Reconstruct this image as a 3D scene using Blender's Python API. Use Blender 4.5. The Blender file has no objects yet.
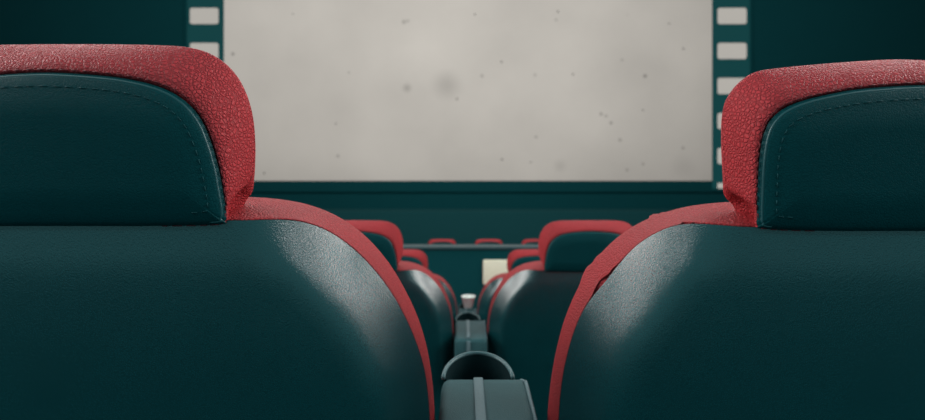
import bpy, bmesh, math, random
from mathutils import Vector
random.seed(7)
sc = bpy.context.scene
COL = sc.collection
F, U0, V0, CZ = 580.0, 462.5, 150.0, 1.07      # focal length in px, principal point, camera height

# ------------------------------------------------------------------ helpers
def lin(r, g, b):
    f = lambda c: c/12.92 if c <= .04045 else ((c+.055)/1.055)**2.4
    return (f(r/255), f(g/255), f(b/255), 1)

def at(u, v, d):
    return Vector(((u-U0)*d/F, d, CZ-(v-V0)*d/F))

def mesh_obj(name, verts, faces, mat, parent=None, smooth=True, kind=None):
    me = bpy.data.meshes.new(name)
    me.from_pydata([tuple(v) for v in verts], [], faces)
    bm = bmesh.new(); bm.from_mesh(me)
    bmesh.ops.recalc_face_normals(bm, faces=bm.faces)
    for f in bm.faces: f.smooth = smooth
    bm.to_mesh(me); bm.free()
    o = bpy.data.objects.new(name, me); COL.objects.link(o)
    me.materials.append(mat)
    if parent: o.parent = parent
    if kind: o['kind'] = kind
    return o

def thing(name, label, cat, loc, group=None):
    o = bpy.data.objects.new(name, None); COL.objects.link(o)
    o.location = loc; o.empty_display_size = .1
    tag(o, label, cat, group)
    return o

def tag(o, label, cat, group=None):
    o['label'] = label; o['category'] = cat
    if group: o['group'] = group

class MB:
    def __init__(s): s.v = []; s.f = []
    def add(s, vs, fs):
        n = len(s.v); s.v += [Vector(v) for v in vs]; s.f += [tuple(i+n for i in f) for f in fs]
    def box(s, x0, x1, y0, y1, z0, z1):
        s.add([(x, y, z) for z in (z0, z1) for y in (y0, y1) for x in (x0, x1)],
              [(0, 2, 3, 1), (4, 5, 7, 6), (0, 1, 5, 4), (2, 6, 7, 3), (0, 4, 6, 2), (1, 3, 7, 5)])
    def rbox(s, x0, x1, y0, y1, z0, z1, r, seg=3):
        """box with rounded edges"""
        bm = bmesh.new(); bmesh.ops.create_cube(bm, size=1)
        for v in bm.verts:
            v.co = Vector(((x0+x1)/2+v.co.x*(x1-x0), (y0+y1)/2+v.co.y*(y1-y0), (z0+z1)/2+v.co.z*(z1-z0)))
        bmesh.ops.bevel(bm, geom=bm.edges[:], offset=r, segments=seg, profile=.5, affect='EDGES')
        bm.verts.index_update()
        s.add([v.co.copy() for v in bm.verts], [tuple(v.index for v in f.verts) for f in bm.faces]); bm.free()
    def tube(s, pts, r, n=8, closed=False):
        pts = [Vector(p) for p in pts]; m = len(pts); rings = []
        prev = None
        for i, p in enumerate(pts):
            a = pts[(i-1) % m] if (closed or i > 0) else p
            b = pts[(i+1) % m] if (closed or i < m-1) else p
            t = (b-a).normalized()
            if prev is None:
                h = Vector((0, 0, 1)) if abs(t.z) < .9 else Vector((0, 1, 0))
                nn = t.cross(h).normalized()
            else:
                nn = (prev - t*prev.dot(t)).normalized()
            prev = nn; bb = t.cross(nn)
            rr = r[i] if isinstance(r, (list, tuple)) else r
            rings.append([p+nn*math.cos(2*math.pi*k/n)*rr+bb*math.sin(2*math.pi*k/n)*rr for k in range(n)])
        vs = [v for q in rings for v in q]; fs = []
        for i in range(m if closed else m-1):
            j = (i+1) % m
            for k in range(n):
                l = (k+1) % n
                fs.append((i*n+k, i*n+l, j*n+l, j*n+k))
        if not closed:
            fs.append(tuple(range(n))[::-1]); fs.append(tuple((m-1)*n+k for k in range(n)))
        s.add(vs, fs)
    def loft(s, rings, cap0=None, cap1=None):
        n = len(rings[0]); vs = [v for q in rings for v in q]; fs = []
        for i in range(len(rings)-1):
            for k in range(n):
                l = (k+1) % n
                fs.append((i*n+k, i*n+l, (i+1)*n+l, (i+1)*n+k))
        base = len(vs)
        if cap0 is not None:
            vs.append(cap0)
            fs += [((k+1) % n, k, base) for k in range(n)]
        if cap1 is not None:
            j = len(vs); vs.append(cap1); o = (len(rings)-1)*n
            fs += [(o+k, o+(k+1) % n, j) for k in range(n)]
        s.add(vs, fs)
    def build(s, name, mat, parent=None, smooth=True, kind=None):
        return mesh_obj(name, s.v, s.f, mat, parent, smooth, kind)

# ------------------------------------------------------------------ materials
def new_mat(name):
    m = bpy.data.materials.new(name); m.use_nodes = True
    nt = m.node_tree; b = nt.nodes['Principled BSDF']
    return m, nt, b

def leather(name, rgb, rough, cell, bump, spec=.5, fine=900, fine_amt=.35, dark=.82, coat=0, wide=.2, crease=1):
    """pebbled leather: worley creases between cells plus a fine grain"""
    m, nt, b = new_mat(name); N = nt.nodes.new; L = nt.links.new
    tc = N('ShaderNodeTexCoord')
    warp = N('ShaderNodeTexNoise'); warp.inputs['Scale'].default_value = cell*.35; warp.inputs['Detail'].default_value = 2
    L(tc.outputs['Object'], warp.inputs['Vector'])
    mix = N('ShaderNodeMixRGB'); mix.blend_type = 'LINEAR_LIGHT'; mix.inputs[0].default_value = .0015
    L(tc.outputs['Object'], mix.inputs[1]); L(warp.outputs['Color'], mix.inputs[2])
    vo = N('ShaderNodeTexVoronoi'); vo.feature = 'DISTANCE_TO_EDGE'; vo.inputs['Scale'].default_value = cell
    L(mix.outputs[0], vo.inputs['Vector'])
    ramp = N('ShaderNodeMapRange'); ramp.interpolation_type = 'SMOOTHSTEP'
    ramp.inputs[1].default_value = 0; ramp.inputs[2].default_value = wide
    L(vo.outputs['Distance'], ramp.inputs[0])
    no = N('ShaderNodeTexNoise'); no.inputs['Scale'].default_value = fine; no.inputs['Detail'].default_value = 3
    L(tc.outputs['Object'], no.inputs['Vector'])
    ad = N('ShaderNodeMath'); ad.operation = 'MULTIPLY_ADD'; ad.inputs[1].default_value = fine_amt
    cr = N('ShaderNodeMath'); cr.operation = 'MULTIPLY'; cr.inputs[1].default_value = crease; L(ramp.outputs[0], cr.inputs[0])
    L(no.outputs['Fac'], ad.inputs[0]); L(cr.outputs[0], ad.inputs[2])
    bp = N('ShaderNodeBump'); bp.inputs['Strength'].default_value = bump; bp.inputs['Distance'].default_value = .0012
    L(ad.outputs[0], bp.inputs['Height']); L(bp.outputs[0], b.inputs['Normal'])
    c = lin(*rgb)
    cm = N('ShaderNodeMixRGB'); cm.inputs[1].default_value = (c[0]*dark, c[1]*dark, c[2]*dark, 1); cm.inputs[2].default_value = c
    L(ramp.outputs[0], cm.inputs[0])
    big = N('ShaderNodeTexNoise'); big.inputs['Scale'].default_value = 14; big.inputs['Detail'].default_value = 4
    L(tc.outputs['Object'], big.inputs['Vector'])
    br = N('ShaderNodeMapRange'); br.inputs[3].default_value = .86; br.inputs[4].default_value = 1.12
    L(big.outputs['Fac'], br.inputs[0])
    mu = N('ShaderNodeMixRGB'); mu.blend_type = 'MULTIPLY'; mu.inputs[0].default_value = 1
    L(cm.outputs[0], mu.inputs[1]); L(br.outputs[0], mu.inputs[2]); L(mu.outputs[0], b.inputs['Base Color'])
    b.inputs['Roughness'].default_value = rough
    b.inputs['Specular IOR Level'].default_value = spec
    b.inputs['Coat Weight'].default_value = coat
    return m

def plain(name, rgb, rough=.6, spec=.4, noise=30, amt=.12, bump=.1, metal=0):
    m, nt, b = new_mat(name); N = nt.nodes.new; L = nt.links.new
    tc = N('ShaderNodeTexCoord'); no = N('ShaderNodeTexNoise')
    no.inputs['Scale'].default_value = noise; no.inputs['Detail'].default_value = 5
    L(tc.outputs['Object'], no.inputs['Vector'])
    r = N('ShaderNodeMapRange'); r.inputs[3].default_value = 1-amt; r.inputs[4].default_value = 1+amt
    L(no.outputs['Fac'], r.inputs[0])
    mu = N('ShaderNodeMixRGB'); mu.blend_type = 'MULTIPLY'; mu.inputs[0].default_value = 1
    mu.inputs[1].default_value = lin(*rgb); L(r.outputs[0], mu.inputs[2]); L(mu.outputs[0], b.inputs['Base Color'])
    if bump:
        bp = N('ShaderNodeBump'); bp.inputs['Strength'].default_value = bump; bp.inputs['Distance'].default_value = .002
        L(no.outputs['Fac'], bp.inputs['Height']); L(bp.outputs[0], b.inputs['Normal'])
    b.inputs['Roughness'].default_value = rough; b.inputs['Specular IOR Level'].default_value = spec
    b.inputs['Metallic'].default_value = metal
    return m

RED = leather('red_leather', (172, 52, 57), .52, 290, .72, spec=.13, dark=.66, wide=.3)
BLACK = leather('black_leather', (5, 56, 60), .45, 420, .22, spec=.08, fine=700, fine_amt=.6)
BLACK_GLOSS = leather('glossy_black_vinyl', (4, 54, 58), .26, 620, .32, spec=.85, fine=760, fine_amt=1.0, crease=0)
PIPE = plain('teal_black_piping', (24, 66, 70), .4, .5, 300)
THREAD_R = plain('dark_red_thread', (96, 30, 36), .7, .2, 400)
THREAD_B = plain('dark_thread', (8, 58, 62), .7, .2, 400)
PAD = leather('grey_teal_vinyl', (40, 76, 80), .6, 380, .25, spec=.2, fine=700)
STRIP = plain('pale_grey_binding', (80, 100, 105), .55, .3, 300)
RIM = plain('grey_plastic_rim', (62, 90, 94), .4, .4, 200)
PLASTIC = plain('dark_plastic', (6, 40, 44), .7, .1, 60)
WALL = plain('dark_teal_wall', (12, 60, 64), .95, .05, 3, .05, 0)
CARPET = plain('dark_teal_carpet', (9, 48, 52), .98, .03, 160, .2, .3)
CUPWELL = plain('black_cup_well', (3, 24, 27), .8, .05, 60)
STAGE = plain('stage_front_cloth', (26, 68, 71), .95, .05, 40, .35, .3)
RAIL = plain('grey_rail', (30, 56, 60), .6, .3, 20)
CREAM = plain('cream_board', (222, 214, 192), .7, .2, 40, .05)
PAPER = plain('white_paper', (252, 251, 246), .7, .2, 60, .04)

# ------------------------------------------------------------------ cushions from section curves
def catmull(P, per):
    out = []
    n = len(P)
    for i in range(n-1):
        p1 = P[i]; p2 = P[i+1]
        p0 = P[i-1] if i else (-P[1][0], P[1][1]); p3 = P[i+2] if i+2 < n else (-P[-2][0], P[-2][1])
        for k in range(per):
            t = k/per
            out.append(tuple(.5*((2*b)+(c-a)*t+(2*a-5*b+4*c-d)*t*t+(3*b-a-3*c+d)*t**3)
                             for a, b, c, d in zip(p0, p1, p2, p3)))
    out.append(tuple(P[-1]))
    return out

LEAN, ZREF = .14, 1.1
def lean_y(z): return LEAN*(ZREF-z)

def to_local(uv, d0, yoff, xc):
    """seat-local (x, z) of a picture point lying on the leaning plane yoff behind the seat back's face"""
    u, v = uv
    d = (d0+yoff+LEAN*(ZREF-CZ))/(1-LEAN*(v-V0)/F)
    p = at(u, v, d)
    return (p.x-xc, p.z)

def closed(half, side):
    """mirror a half section (top centre -> round the side -> bottom centre) into a closed loop"""
    h = [(abs(x), z) for x, z in half]
    h[0] = (0, h[0][1]); h[-1] = (0, h[-1][1])
    return h + [(-x, z) for x, z in reversed(h[1:-1])]

def smooth(loop, it):
    n = len(loop)
    for _ in range(it):
        loop = [(.5*p[0]+.25*(loop[i-1][0]+loop[(i+1) % n][0]), .5*p[1]+.25*(loop[i-1][1]+loop[(i+1) % n][1])) for i, p in enumerate(loop)]
    return loop

def normals(loop, w=2):
    n = len(loop); out = []
    for i in range(n):
        a = loop[i-w]; b = loop[(i+w) % n]
        tx, tz = b[0]-a[0], b[1]-a[1]; l = math.hypot(tx, tz) or 1
        out.append((-tz/l, tx/l))          # outward for a clockwise loop
    return out

def ring(loop, y): return [Vector((x, y+lean_y(z), z)) for x, z in loop]
def blend(A, B, t): return [(a[0]+(b[0]-a[0])*t, a[1]+(b[1]-a[1])*t) for a, b in zip(A, B)]
def inset(loop, nrm, d): return [(p[0]-n[0]*d, p[1]-n[1]*d) for p, n in zip(loop, nrm)]
def scaled(loop, c, s): return [(c[0]+(p[0]-c[0])*s, c[1]+(p[1]-c[1])*s) for p in loop]

FADE = (.15, .25)
def fade_w(x):
    t = min(max((abs(x)-FADE[0])/(FADE[1]-FADE[0]), 0), 1)
    return .12+.88*t*t*(3-2*t)

def squash(loop, d):
    """shrink a loop by d at its four extremes (never folds, whatever the corner radius)"""
    a = max(p[0] for p in loop); z0 = min(p[1] for p in loop); z1 = max(p[1] for p in loop)
    cz = (z0+z1)/2; b = (z1-z0)/2
    return [(p[0]*(1-d/a), cz+(p[1]-cz)*(1-d/b)) for p in loop]

def cushion(I, O, back, side, front_y, y0, dents=(), soft=False, fade=False):
    """returns (red shell MB, black panel MB, seam ring, outer ring)"""
    nrm = normals(I, 2 if soft else 20)
    ins = (lambda d: squash(I, d)) if soft else (lambda d: smooth(inset(I, nrm, d), int(6000*d)))
    cz = sum(p[1] for p in I)/len(I); c = (0, cz)
    seam_y = back[0][1]
    # the bevel is full along the shoulders and sides and flattens out behind the headrest
    def wt(x, z): return fade_w(x) if fade and z > zt else 1
    def pring(loop, y): return [Vector((x, y0+y*wt(x, z)+lean_y(z), z)) for x, z in loop]
    def sring(loop, y, b): return [Vector((x, y0+y-max(0, 1-b)*seam_y*(1-wt(x, z))+lean_y(z), z)) for x, z in loop]
    zt = max(p[1] for p in I)-.25
    panel = [pring(ins(d), y) for d, y in back]
    d_last, y_last = back[-1]; L = ins(d_last)
    panel += [ring(scaled(L, c, s), y0) for s in (.8, .55, .3, .1)]
    cap = Vector((0, y0+lean_y(cz), cz))
    P = MB(); P.loft(panel, None, cap)
    rings = []
    # under the panel, 4 mm deeper
    rings += [ring(scaled(L, c, s), y0+.012) for s in (.3, .8)]
    rings += [[v+Vector((0, .010, 0)) for v in pring(ins(d), y)] for d, y in reversed(back[1:])]
    on = normals(O, 2 if soft else 14)
    for b, y in side:          # b <= 1 runs from seam to outer edge; b > 1 turns in by (b - 1) metres
        if b <= 1: rings.append(sring(blend(I, O, b), y, b))
        else: E = inset(O, on, b-1); rings.append(ring(E, y0+y))
    bl, yl = side[-1]
    if bl <= 1: E = blend(I, O, bl)
    rings += [ring(scaled(E, c, s), y0+yl+(front_y-yl)*t) for s, t in ((.93, .5), (.8, .85), (.5, 1), (.15, 1))]
    for (dx, dz, sx, sz, ang, depth) in dents:
        ca, sa = math.cos(ang), math.sin(ang)
        for q in rings:
            for v in q:
                a = (v.x-dx)*ca+(v.z-dz)*sa; e = -(v.x-dx)*sa+(v.z-dz)*ca
                w = math.exp(-(a/sx)**2-(e/sz)**2)
                v.y += depth*w
    R = MB()
    R.loft(rings, Vector((0, y0+.012+lean_y(cz), cz)), Vector((0, y0+front_y+lean_y(cz), cz)))
    return R, P

def stitches(pts, off, length=.0042, gap=.0026, r=.0006):
    """row of thread dashes along a line of points"""
    m = MB(); acc = 0; run = [pts[0]]
    on = True
    for a, b in zip(pts, pts[1:]):
        seg = (b-a).length
        acc += seg
        if on: run.append(b)
        if on and acc >= length:
            if len(run) >= 2: m.tube([run[0]+off, (run[0]+run[-1])/2+off*1.25, run[-1]+off], r, 5)
            on = False; acc = 0
        elif not on and acc >= gap:
            on = True; acc = 0; run = [b]
    return m

H_BACK = [(0, .012), (.002, .008), (.005, .006), (.012, .004), (.02, .002), (.03, 0)]
H_SIDE = [(0, .016), (.04, .0125), (.12, .0125), (.25, .015), (.4, .0195), (.55, .0255), (.7, .0325), (.82, .0385),
          (.92, .0445), (.98, .048), (1, .051), (.975, .053), (.9, .0565), (.76, .061), (.5, .067)]
B_BACK = [(0, .0500), (.003, .0465), (.007, .0420), (.012, .0362), (.017, .0303), (.022, .0244), (.0265, .0191), (.0305, .0146), (.034, .0112), (.038, .0080), (.043, .0049), (.050, .0022), (.064, .0005)]
B_SIDE = [(0, .053), (.06, .051), (.15, .0525), (.3, .0575), (.45, .064), (.6, .0715), (.75, .081), (.87, .090),
          (.95, .098), (1, .106), (1.002, .112), (1.006, .119), (1.013, .128), (1.024, .139), (1.040, .150)]

# half sections in picture points of the foreground seats: (seam between black and red), (outer edge)
HEAD_L = [((66, 72.5), (66, 44)), ((105, 76), (115, 44.2)), ((140, 81.5), (158, 45)), ((166, 89.5), (188, 47.2)),
          ((187, 102.5), (212, 54.5)), ((202, 121), (232, 70)), ((212, 145), (245, 91)), ((219, 170), (252.5, 117)),
          ((223, 192), (254.5, 150)), ((225.5, 206), (250.5, 180)), ((226.3, 214), (236, 194.5)), ((225.5, 220.5), (226.5, 213)),
          ((218, 224.5), (219, 220)), ((150, 226), (150, 221)), ((66, 226), (66, 221))]
BODY_L = [((66.0, 222.0), (66.0, 199.0)), ((160.0, 221.0), (160.0, 198.0)), ((228.5, 220.5), (240.0, 197.0)), ((258.0, 220.5), (262.0, 197.4)), ((283.0, 220.5), (288.0, 200.0)), ((305.0, 223.3), (311.0, 205.0)), ((328.0, 231.0), (333.0, 213.5)), ((350.0, 246.0), (355.0, 226.5)), ((368.0, 262.5), (374.0, 244.0)), ((385.0, 283.0), (391.0, 265.0)), ((399.0, 305.0), (405.6, 290.0)), ((412.0, 331.5), (418.0, 316.5)), ((422.6, 361.0), (427.5, 348.0)), ((427.5, 388.0), (433.0, 385.0)), ((430.0, 425.0), (435.2, 422.0)), ((432.0, 470.0), (437.0, 466.0)), ((431.0, 560.0), (437.0, 560.0)), ((430.0, 690.0), (436.0, 690.0)), ((418.0, 750.0), (424.0, 752.0)), ((385.0, 775.0), (390.0, 780.0)), ((330.0, 780.0), (330.0, 787.0)), ((66.0, 780.0), (66.0, 787.0))]
HEAD_R = [((911, 85), (911, 59.3)), ((865, 88.5), (860, 61)), ((828, 94.5), (820, 64)), ((802, 101), (785, 67.2)),
          ((783, 109), (757, 71.5)), ((771, 119.5), (741, 81)), ((764.5, 132), (730, 93.5)), ((761, 147), (724, 108)),
          ((758.8, 166), (722.7, 132)), ((757.6, 190), (725, 172)), ((757, 207), (728.5, 190)), ((756.8, 218), (747, 201)),
          ((757.5, 225), (757, 218)), ((766, 229), (765, 224)), ((830, 231), (830, 226)), ((911, 231), (911, 226))]
BODY_R = [((911.0, 227.0), (911.0, 206.0)), ((820.0, 228.0), (820.0, 203.0)), ((757.0, 227.4), (745.0, 202.0)), ((736.0, 226.4), (724.0, 202.0)), ((710.0, 225.0), (703.0, 204.0)), ((688.0, 225.0), (683.0, 207.0)), ((668.0, 229.0), (662.0, 213.0)), ((648.0, 238.0), (642.0, 221.0)), ((631.0, 250.5), (623.0, 232.5)), ((614.5, 270.0), (606.0, 247.0)), ((600.0, 288.0), (591.0, 265.0)), ((586.0, 305.0), (577.0, 289.0)), ((575.0, 328.5), (565.5, 315.0)), ((567.0, 355.5), (557.5, 343.0)), ((561.5, 384.0), (551.5, 374.0)), ((558.5, 422.0), (547.0, 415.0)), ((557.0, 470.0), (546.0, 466.0)), ((553.0, 560.0), (544.0, 560.0)), ((553.0, 690.0), (545.0, 690.0)), ((565.0, 750.0), (558.0, 752.0)), ((598.0, 775.0), (593.0, 780.0)), ((650.0, 780.0), (650.0, 787.0)), ((911.0, 780.0), (911.0, 787.0))]

PER = 16
def sections(pairs, d0, yi, yo, xc, fade=False):
    I = [to_local(a, d0, yi, xc) for a, b in pairs]
    if fade: I = [to_local(a, d0, yi*fade_w(q[0]), xc) if a[1] < 400 else q for (a, b), q in zip(pairs, I)]
    O = [to_local(b, d0, yo, xc) for a, b in pairs]
    for q in (I, O):
        q[:] = [(abs(x), z) for x, z in q]
        q[0] = (0, q[0][1]); q[-1] = (0, q[-1][1])
    return closed(catmull(I, PER), 0), closed(catmull(O, PER), 0)

D1 = .48
def make_seat(label, group, head, body, xc, loc, detail, dents=()):
    t = thing('cinema_seat', label, 'cinema seat', loc, group)
    HI, HO = sections(head, D1, .012, .050, xc)
    BI, BO = sections(body, D1+.008, .050, .107, xc, True)
    BI, BO = smooth(BI, 70), smooth(BO, 70)
    R, P = cushion(BI, BO, B_BACK, B_SIDE, .175, .008, dents, False, True)
    backrest = R.build('backrest', RED, t); bpanel = P.build('backrest_panel', BLACK_GLOSS, backrest)
    bpanel['label'] = 'glossy black vinyl back panel'
    R, P = cushion(HI, HO, H_BACK, H_SIDE, .08, 0, (), True)
    headrest = R.build('headrest', RED, t); hp = P.build('headrest_panel', BLACK, headrest)
    hp['label'] = 'black leather back panel'
    n = len(HI)
    nr = normals(HI)
    k = int(n*.435); pl = ring(squash(HI, .0028), .0085)
    m = MB(); m.tube(pl[-k:]+pl[:k], .0013, 6)
    m.build('piping', PIPE, headrest)
    if detail:
        loop = ring(blend(HI, HO, .085), .0118); k = int(n*.46)
        up = loop[-k:]+loop[:k]
        stitches(up, Vector((0, -.0006, 0))).build('stitching', THREAD_R, headrest)
        loop = ring(blend(HI, HO, .985), .050); k = int(n*.36)
        stitches(loop[-k:]+loop[:k], Vector((0, 0, 0)), .004, .003, .0004).build('stitching', THREAD_R, headrest)
        loop = ring(squash(HI, .012), .0037); k = int(n*.44)
        stitches(loop[-k:]+loop[:k], Vector((0, -.0003, 0)), .004, .003, .0005).build('stitching', THREAD_B, hp)
        loop = ring(blend(BI, BO, .05), .0645); k = int(n*.3)
    # seat cushion, under frame, legs
    zb = min(p[1] for p in BO); yb = lean_y(zb)+.1
    m = MB(); m.rbox(-.265, .265, yb-.02, yb+.46, zb-.03, zb+.10, .045, 4); m.build('seat_cushion', RED, t)
    m = MB(); m.rbox(-.25, .25, yb-.05, yb+.40, zb-.075, zb-.028, .012, 2)
    m.build('seat_pan', PLASTIC, t)
    for s in (-1, 1):
        m = MB(); m.rbox(s*.2-.03, s*.2+.03, yb+.06, yb+.20, .012, zb-.07, .01, 2)
        m.rbox(s*.2-.05, s*.2+.05, yb-.0, yb+.28, 0, .015, .005, 2)
        m.build('leg', PLASTIC, t)
    return t

def copy_tree(o, parent=None):
    c = o.copy(); COL.objects.link(c)
    if parent: c.parent = parent
    for ch in list(o.children): copy_tree(ch, c)
    return c

XL, XR = -.350, .394
def dent(u, v, sx, sz, ang, depth):
    x, z = to_local((u, v), D1+.008, .07, XR)
    return (x, z, sx, sz, ang, depth)
DR = [dent(668, 221, .0028, .009, -.35, .012), dent(676, 218, .002, .007, .35, .006),
      dent(600, 277, .003, .010, -.9, .009), dent(594, 286, .0028, .009, -.5, .008), dent(607, 266, .003, .008, -1.0, .005)]
G1 = 'black-backed red leather cinema seats of the nearest row'
make_seat('large red and black leather seat back filling the lower left of the photo', None, HEAD_L, BODY_L, XL, (XL, D1, 0), True)
make_seat('large red and black leather seat back on the right with puckered red shoulder edge', None, HEAD_R, BODY_R, XR, (XR, D1, 0), True, DR)

PITCH, DROP = 1.33, .32
proto = make_seat('blurred red-topped seat just past the left nearest seat, its headrest half hidden', 'seats of the second row',
                  HEAD_L, BODY_L, XL, (XL, D1+PITCH, -DROP), False)
def seat(label, group, x, y, z):
    c = copy_tree(proto); c.location = (x, y, z); c['label'] = label; c['group'] = group
    return c
seat('blurred red-topped seat in the second row, whole headrest seen left of the large right seat', 'seats of the second row', XR+.009, D1+PITCH, -DROP)
seat('small blurred third-row seat between the left second-row headrest and the dark partition', 'seats of the third row', XL, D1+2*PITCH, -2*DROP)
seat('small blurred third-row seat beside the cream board, left of the second-row headrest', 'seats of the third row', XR+.009, D1+2*PITCH, -2*DROP)
FLOORZ = -1.425
for u, lab in ((442, 'leftmost tiny red headrest top above the grey rail'),
               (489, 'middle tiny red headrest top above the grey rail'),
               (536, 'rightmost tiny red headrest top above the grey rail, beside the big second-row headrest')):
    c = seat(lab, 'far seats beyond the partition', (u-U0)*8.6/F, 8.6, FLOORZ)
    for ch in c.children:
        if ch.name.startswith('headrest'): ch.scale.x = 1.3

# ------------------------------------------------------------------ armrests with cup holders
def make_armrest(label, loc):
    t = thing('armrest', label, 'armrest', loc, 'armrests down the middle of the rows')
    # local: y = 0 at the pad's front end, z = 0 floor
    zt, x0, x1 = .7905, -.0445, .060
    m = MB(); secs = []
    prof = [(0, -.012), (.002, -.004), (.008, 0), (.02, .0005)]
    def sec(y, zz, ins):
        pts = []
        a, b = x0+ins, x1-ins; r = .010
        for (cx, cz_, a0) in ((b-r, zz-r, 0), (a+r, zz-r, 90), (a+r, zz-.12+r, 180), (b-r, zz-.12+r, 270)):
            for k in range(6):
                q = math.radians(a0+k*18)
                pts.append(Vector((cx+r*math.cos(q), y, cz_+r*math.sin(q))))
        return pts
    for y, dz, ins in ((-.20, -.012, .006), (-.196, -.004, .001), (-.185, -.002, 0), (-.1, 0, 0), (-.02, .002, 0), (-.006, .0015, .0008), (0, -.004, .004)):
        secs.append(sec(y, zt+dz, ins))
    m.loft(secs, sum(secs[0], Vector())/len(secs[0]), sum(secs[-1], Vector())/len(secs[-1]))
    pad = m.build('pad', PAD, t)
    m = MB(); m.rbox(-.0058, .0058, -.19, -.003, zt-.004, zt+.0036, .0012, 2); m.rbox(-.0058, .0058, -.2045, -.19, zt-.11, zt-.006, .0012, 2); sp = m.build('binding_strip', STRIP, pad)
    sp['label'] = 'pale grey binding down the middle'
    m = MB(); m.tube([(x1-.003, -.185, zt-.003), (x1-.003, -.1, zt-.001), (x1-.003, -.012, zt+.001), (x1-.008, -.002, zt-.001)], .0022, 6)
    m.build('edge_piping', STRIP, pad)
    # cup holder: U-shaped raised rim, cup wall, bottom
    n = 24; rx, ry = .0425, .056
    arc = [(rx*math.cos(math.pi*k/n), .0+ry*math.sin(math.pi*k/n), zt+.001+.011*math.sin(math.pi*k/n)) for k in range(n+1)]
    ch = bpy.data.objects.new('cup_holder', None)
    m = MB()
    wall = [Vector(p) for p in arc]+[Vector((-rx+2*rx*k/8, -.0005+.004, zt-.01)) for k in range(1, 8)]
    low = [Vector((p.x*.85, .004+p.y*.85, zt-.085)) for p in wall]
    inner = [Vector((p.x*.93, .002+p.y*.93, p.z-.0005)) for p in wall]
    inlow = [Vector((p.x*.8, .005+p.y*.8, zt-.08)) for p in wall]
    m.loft([inlow, inner, wall, low], sum(inlow, Vector())/len(inlow), sum(low, Vector())/len(low))
    cup = m.build('cup_holder', CUPWELL, t)
    m = MB(); m.tube(arc, .0026, 8); m.build('rim', RIM, cup)
    m = MB(); m.rbox(-.028, .05, -.15, -.01, .3, zt-.045, .008, 2); m.rbox(-.03, .052, -.16, .0, 0, .02, .006, 2)
    m.rbox(-.015, .037, -.12, -.04, .015, .31, .008, 2)
    m.build('support', PLASTIC, t)
    return t
AX, AY = .019, .708
arm = make_armrest('large grey armrest with pale centre seam and looped cup holder between the two nearest seats', (AX, AY, 0))
for k, lab in ((1, 'smaller grey armrest and cup holder loop seen through the nearest armrest\'s loop, second row'),
               (2, 'farthest tiny grey armrest, holding the white paper cup')):
    c = copy_tree(arm); c.location = (AX, AY+k*PITCH, -k*DROP); c['label'] = lab

# white cup in the farthest holder
cy, cz0 = AY+2*PITCH+.024, -2*DROP+.788-.078
m = MB()
def circ(r, z, n=28): return [Vector((r*math.cos(2*math.pi*k/n), r*math.sin(2*math.pi*k/n), z)) for k in range(n)]
m.loft([circ(.012, .003), circ(.012, 0), circ(.014, 0), circ(.022, .078), circ(.039, .138), circ(.041, .140), circ(.041, .144), circ(.039, .1445), circ(.037, .138), circ(.019, .078), circ(.012, .006)],
       Vector((0, 0, .003)), Vector((0, 0, .006)))
cup = m.build('paper_cup', PAPER); cup.location = (.034, cy+.004, cz0)
tag(cup, 'small white paper cup standing in the farthest armrest\'s cup holder', 'cup')

# ------------------------------------------------------------------ partition, cream board
PY = 4.05
pz = at(0, 248, PY).z
m = MB(); m.box(-8, 8, PY, PY+.08, FLOORZ, pz-.012); m.build('wall_partition', WALL, None, False, 'structure')
m = MB(); m.rbox(-8, 8, PY-.015, PY+.095, pz-.012, pz+.011, .008, 2); m.build('trim_1', RAIL, None, False, 'structure')
a = at(483, 259.5, PY); b = at(508.5, 284, PY)
m = MB(); m.rbox(a.x, b.x, PY-.022, PY-.0005, b.z, a.z, .006, 3)
o = m.build('notice_board', CREAM); tag(o, 'small blank cream board fixed to the dark partition below the grey rail', 'board')

# ------------------------------------------------------------------ room shell
SY = 13.0
m = MB(); m.box(-11.2, 11.2, SY, SY+.2, FLOORZ, 7); m.build('wall_front', WALL, None, False, 'structure')
for s, nm in ((-1, 'wall_left'), (1, 'wall_right')):
    m = MB(); m.box(min(s*11, s*11.2), max(s*11, s*11.2), -2, SY, FLOORZ, 7); m.build(nm, WALL, None, False, 'structure')
m = MB(); m.box(-11, 11, 5.5, SY, 6.9, 7); m.build('ceiling', WALL, None, False, 'structure')
m = MB()
m.box(-11, 11, -2, 1.2, -DROP, 0); m.box(-11, 11, 1.2, 2.53, -1.4, -DROP); m.box(-11, 11, 2.53, PY, -1.4, -2*DROP)
m.box(-11, 11, PY, SY, -1.6, FLOORZ)
m.build('floor', CARPET, None, False, 'structure')
sz = at(0, 212, 12.3).z
m = MB(); m.box(-9, 9, 12.3, SY, FLOORZ, sz)
m.build('wall_stage', STAGE, None, False, 'structure')

# ------------------------------------------------------------------ movie screen
def emit(name, rgb):
    m, nt, b = new_mat(name)
    b.inputs['Base Color'].default_value = (0.01, .01, .01, 1); b.inputs['Specular IOR Level'].default_value = 0
    b.inputs['Roughness'].default_value = 1
    b.inputs['Emission Color'].default_value = lin(*rgb); b.inputs['Emission Strength'].default_value = 1
    return m

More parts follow.
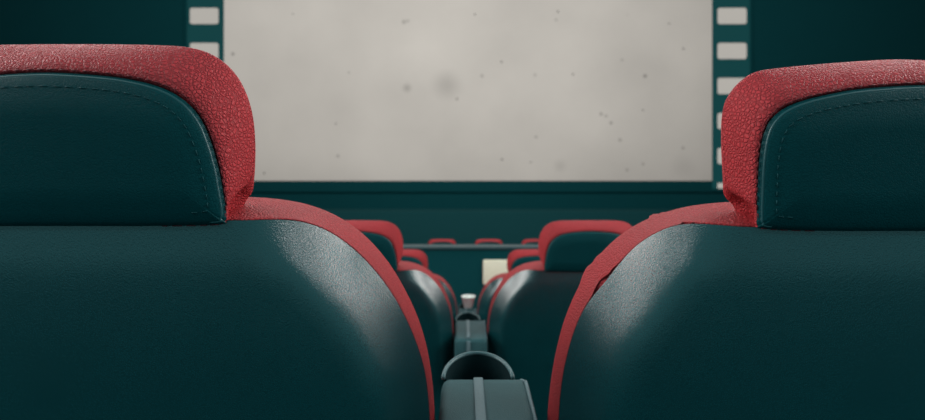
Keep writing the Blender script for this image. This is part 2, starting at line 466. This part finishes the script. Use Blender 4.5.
def picture_mat():
    """projected blank film frame: warm grey, brighter in the upper middle, specks and blotches"""
    m, nt, b = new_mat('projected_picture'); N = nt.nodes.new; L = nt.links.new
    b.inputs['Base Color'].default_value = (.01, .01, .01, 1); b.inputs['Specular IOR Level'].default_value = 0
    tc = N('ShaderNodeTexCoord')
    sep = N('ShaderNodeSeparateXYZ'); L(tc.outputs['Object'], sep.inputs[0])
    def mth(op, a, c=None, d=None):
        n = N('ShaderNodeMath'); n.operation = op
        for i, q in enumerate((a, c, d)):
            if q is None: continue
            if isinstance(q, (int, float)): n.inputs[i].default_value = q
            else: L(q, n.inputs[i])
        return n.outputs[0]
    # frame coordinates: x,z in units of metres on the screen
    dx = mth('DIVIDE', mth('SUBTRACT', sep.outputs[0], PCX), 8.2)
    dz = mth('DIVIDE', mth('SUBTRACT', sep.outputs[2], PCZ), 5.2)
    r2 = mth('ADD', mth('MULTIPLY', dx, dx), mth('MULTIPLY', dz, dz))
    fall = mth('SUBTRACT', 1.0, mth('MULTIPLY', r2, .5))
    big = N('ShaderNodeTexNoise'); big.inputs['Scale'].default_value = .55; big.inputs['Detail'].default_value = 4
    L(tc.outputs['Object'], big.inputs['Vector'])
    fall = mth('MULTIPLY', fall, mth('MULTIPLY_ADD', big.outputs['Fac'], .34, .83))
    fine = N('ShaderNodeTexNoise'); fine.inputs['Scale'].default_value = 45; fine.inputs['Detail'].default_value = 2
    L(tc.outputs['Object'], fine.inputs['Vector'])
    fall = mth('MULTIPLY', fall, mth('MULTIPLY_ADD', fine.outputs['Fac'], .12, .94))
    # soft blotches and specks
    def spot(u, v, rad, amt):
        p = at(u, v, SY-.06)
        vd = N('ShaderNodeVectorMath'); vd.operation = 'DISTANCE'; L(tc.outputs['Object'], vd.inputs[0])
        vd.inputs[1].default_value = p
        mr = N('ShaderNodeMapRange'); mr.interpolation_type = 'SMOOTHSTEP'
        mr.inputs[1].default_value = 0; mr.inputs[2].default_value = rad*1.35*SY/F
        mr.inputs[3].default_value = 1-amt; mr.inputs[4].default_value = 1
        L(vd.outputs['Value'], mr.inputs[0]); return mr.outputs[0]
    for s in ((407, 88, 5, .28), (447, 85, 15, .2), (404, 22, 2.5, .4), (408, 21, 2, .3), (457, 99, 1.6, .6), (338, 156, 1.8, .5),
              (233, 54, 2, .6), (601, 114, 2, .5), (611, 123, 2, .5), (606, 116, 1.8, .4), (645, 76, 2.2, .6), (482, 76, 2, .4),
              (620, 140, 2.2, .4), (560, 166, 7, .12), (627, 170, 1.8, .4), (643, 164, 1.8, .4), (683, 148, 2, .4), (536, 137, 1.6, .5),
              (640, 60, 30, .06), (330, 110, 30, .05), (684, 168, 14, .1), (535, 75, 2, .3), (622, 60, 1.5, .4), (556, 20, 1.6, .4)):
        fall = mth('MULTIPLY', fall, spot(*s))
    # scattered dust
    vo = N('ShaderNodeTexVoronoi'); vo.inputs['Scale'].default_value = 3.2; L(tc.outputs['Object'], vo.inputs['Vector'])
    wn = N('ShaderNodeSeparateColor'); L(vo.outputs['Color'], wn.inputs[0])
    rad = mth('MULTIPLY', mth('GREATER_THAN', wn.outputs[0], .74), mth('MULTIPLY_ADD', wn.outputs[1], .06, .05))
    hit = mth('LESS_THAN', vo.outputs['Distance'], rad)
    fall = mth('MULTIPLY', fall, mth('SUBTRACT', 1, mth('MULTIPLY', hit, .7)))
    cm = N('ShaderNodeMixRGB'); cm.blend_type = 'MULTIPLY'; cm.inputs[0].default_value = 1
    cm.inputs[1].default_value = lin(192, 187, 179)
    cb = N('ShaderNodeCombineColor')
    for i in range(3): L(fall, cb.inputs[i])
    L(cb.outputs[0], cm.inputs[2]); L(cm.outputs[0], b.inputs['Emission Color'])
    b.inputs['Emission Strength'].default_value = 1
    return m

SD = SY-.06
def slab(u0, u1, v0, v1, y0, y1, r=0):
    """a flat panel on the screen wall, corners at picture points, rounded corners of radius r"""
    a = at(u0, v0, SD); b = at(u1, v1, SD)
    if not r:
        m = MB(); m.box(a.x, b.x, y0, y1, b.z, a.z); return m
    pts = []
    for cx, cz_, a0 in ((b.x-r, a.z-r, 0), (a.x+r, a.z-r, 90), (a.x+r, b.z+r, 180), (b.x-r, b.z+r, 270)):
        for k in range(5):
            q = math.radians(a0+k*22.5); pts.append((cx+r*math.cos(q), cz_+r*math.sin(q)))
    m = MB(); f = [Vector((x, y0, z)) for x, z in pts]; g = [Vector((x, y1, z)) for x, z in pts]
    m.loft([f, g], sum(f, Vector())/len(f), sum(g, Vector())/len(g)); return m

VT = -165
pc = at(440, 20, SD); PCX, PCZ = pc.x, pc.z
base = at(468, 189, SD)
scr = thing('movie_screen', 'large glowing cinema screen showing a blank grey film frame with sprocket holes', 'screen', (0, 0, 0))
scr.location = (base.x, SD, base.z)
def on_screen(o):
    o.parent = scr; o.location = (-base.x, -SD, -base.z); return o
on_screen(slab(184, 753, VT-20, 192, SY-.05, SY-.001).build('backing', WALL, None, False))
on_screen(slab(224, 712, VT, 180.8, SY-.066, SY-.05).build('picture', picture_mat(), None, False))
STRIPM = emit('film_edge_teal', (9, 60, 62)); HOLE = emit('sprocket_hole_light', (176, 172, 165))
for u0, u1 in ((187, 223.7), (712.3, 750)):
    s = on_screen(slab(u0, u1, VT, 189, SY-.060, SY-.05).build('film_edge', STRIPM, None, False))
    h0, h1 = (190, 218.5) if u0 < 400 else (717.5, 746.5)
    for k in range(-4, 6):
        v = 8+35*k
        o = slab(h0, h1, v, min(v+16, 188.5), SY-.066, SY-.06, .05 if v < 170 else 0).build('sprocket_hole', HOLE, s, False)

# ------------------------------------------------------------------ light and camera
def area(name, loc, tgt, sx, sy, power, col=(1, 1, 1)):
    l = bpy.data.lights.new(name, 'AREA'); l.shape = 'RECTANGLE'; l.size = sx; l.size_y = sy; l.energy = power; l.color = col
    o = bpy.data.objects.new(name, l); COL.objects.link(o); o.location = loc
    o.rotation_euler = (Vector(tgt)-Vector(loc)).to_track_quat('-Z', 'Y').to_euler()
    return o
for sx in (-1, 1):
    area('unseen_light', (.02+sx*3.4, .9, 2.3), (.02, .6, 1.0), 2.2, 1.8, 140, (1, .97, .94))
    area('aisle_light', (.02+sx*1.9, -1.3, 2.9), (.02, .5, .9), .42, .42, 18, (1, .96, .94))
    area('unseen_light', (.02+sx*2.6, 3.4, 3.4), (.02, 2.4, .2), 1.0, 1.5, 44, (1, .95, .92))
area('unseen_light', (.02, 8.2, 5.6), (.02, 7.4, -1), 5, 2, 230, (1, .97, .95))
area('unseen_light', (.02, 6.0, 5.6), (.02, 13, 6.6), 16, 1.5, 480, (1, .98, .96))  # added wash without a fixture, lifts the dark front wall
area('unseen_light', (.3, 7.3, 3.0), (.3, 8.7, -.3), 2.5, .5, 50, (1, .95, .92))  # added fill, only there to brighten the far red headrests
w = bpy.data.worlds.new('dim_auditorium'); sc.world = w; w.use_nodes = True
bg = w.node_tree.nodes['Background']; bg.inputs[0].default_value = (.17, .44, .47, 1); bg.inputs[1].default_value = 1.0

cam = bpy.data.cameras.new('camera'); co = bpy.data.objects.new('camera', cam); COL.objects.link(co)
co.location = (0, 0, CZ); co.rotation_euler = (math.pi/2, 0, 0)
cam.sensor_width = 36; cam.lens = 36*F/925; cam.shift_y = -(210-V0)/925; cam.shift_x = 0
cam.clip_start = .01; cam.clip_end = 100
cam.dof.use_dof = True; cam.dof.focus_distance = .53; cam.dof.aperture_fstop = 6.3
sc.camera = co
vs = sc.view_settings; vs.view_transform = 'Standard'; vs.look = 'None'; vs.exposure = 0; vs.gamma = 1
vs.use_curve_mapping = False
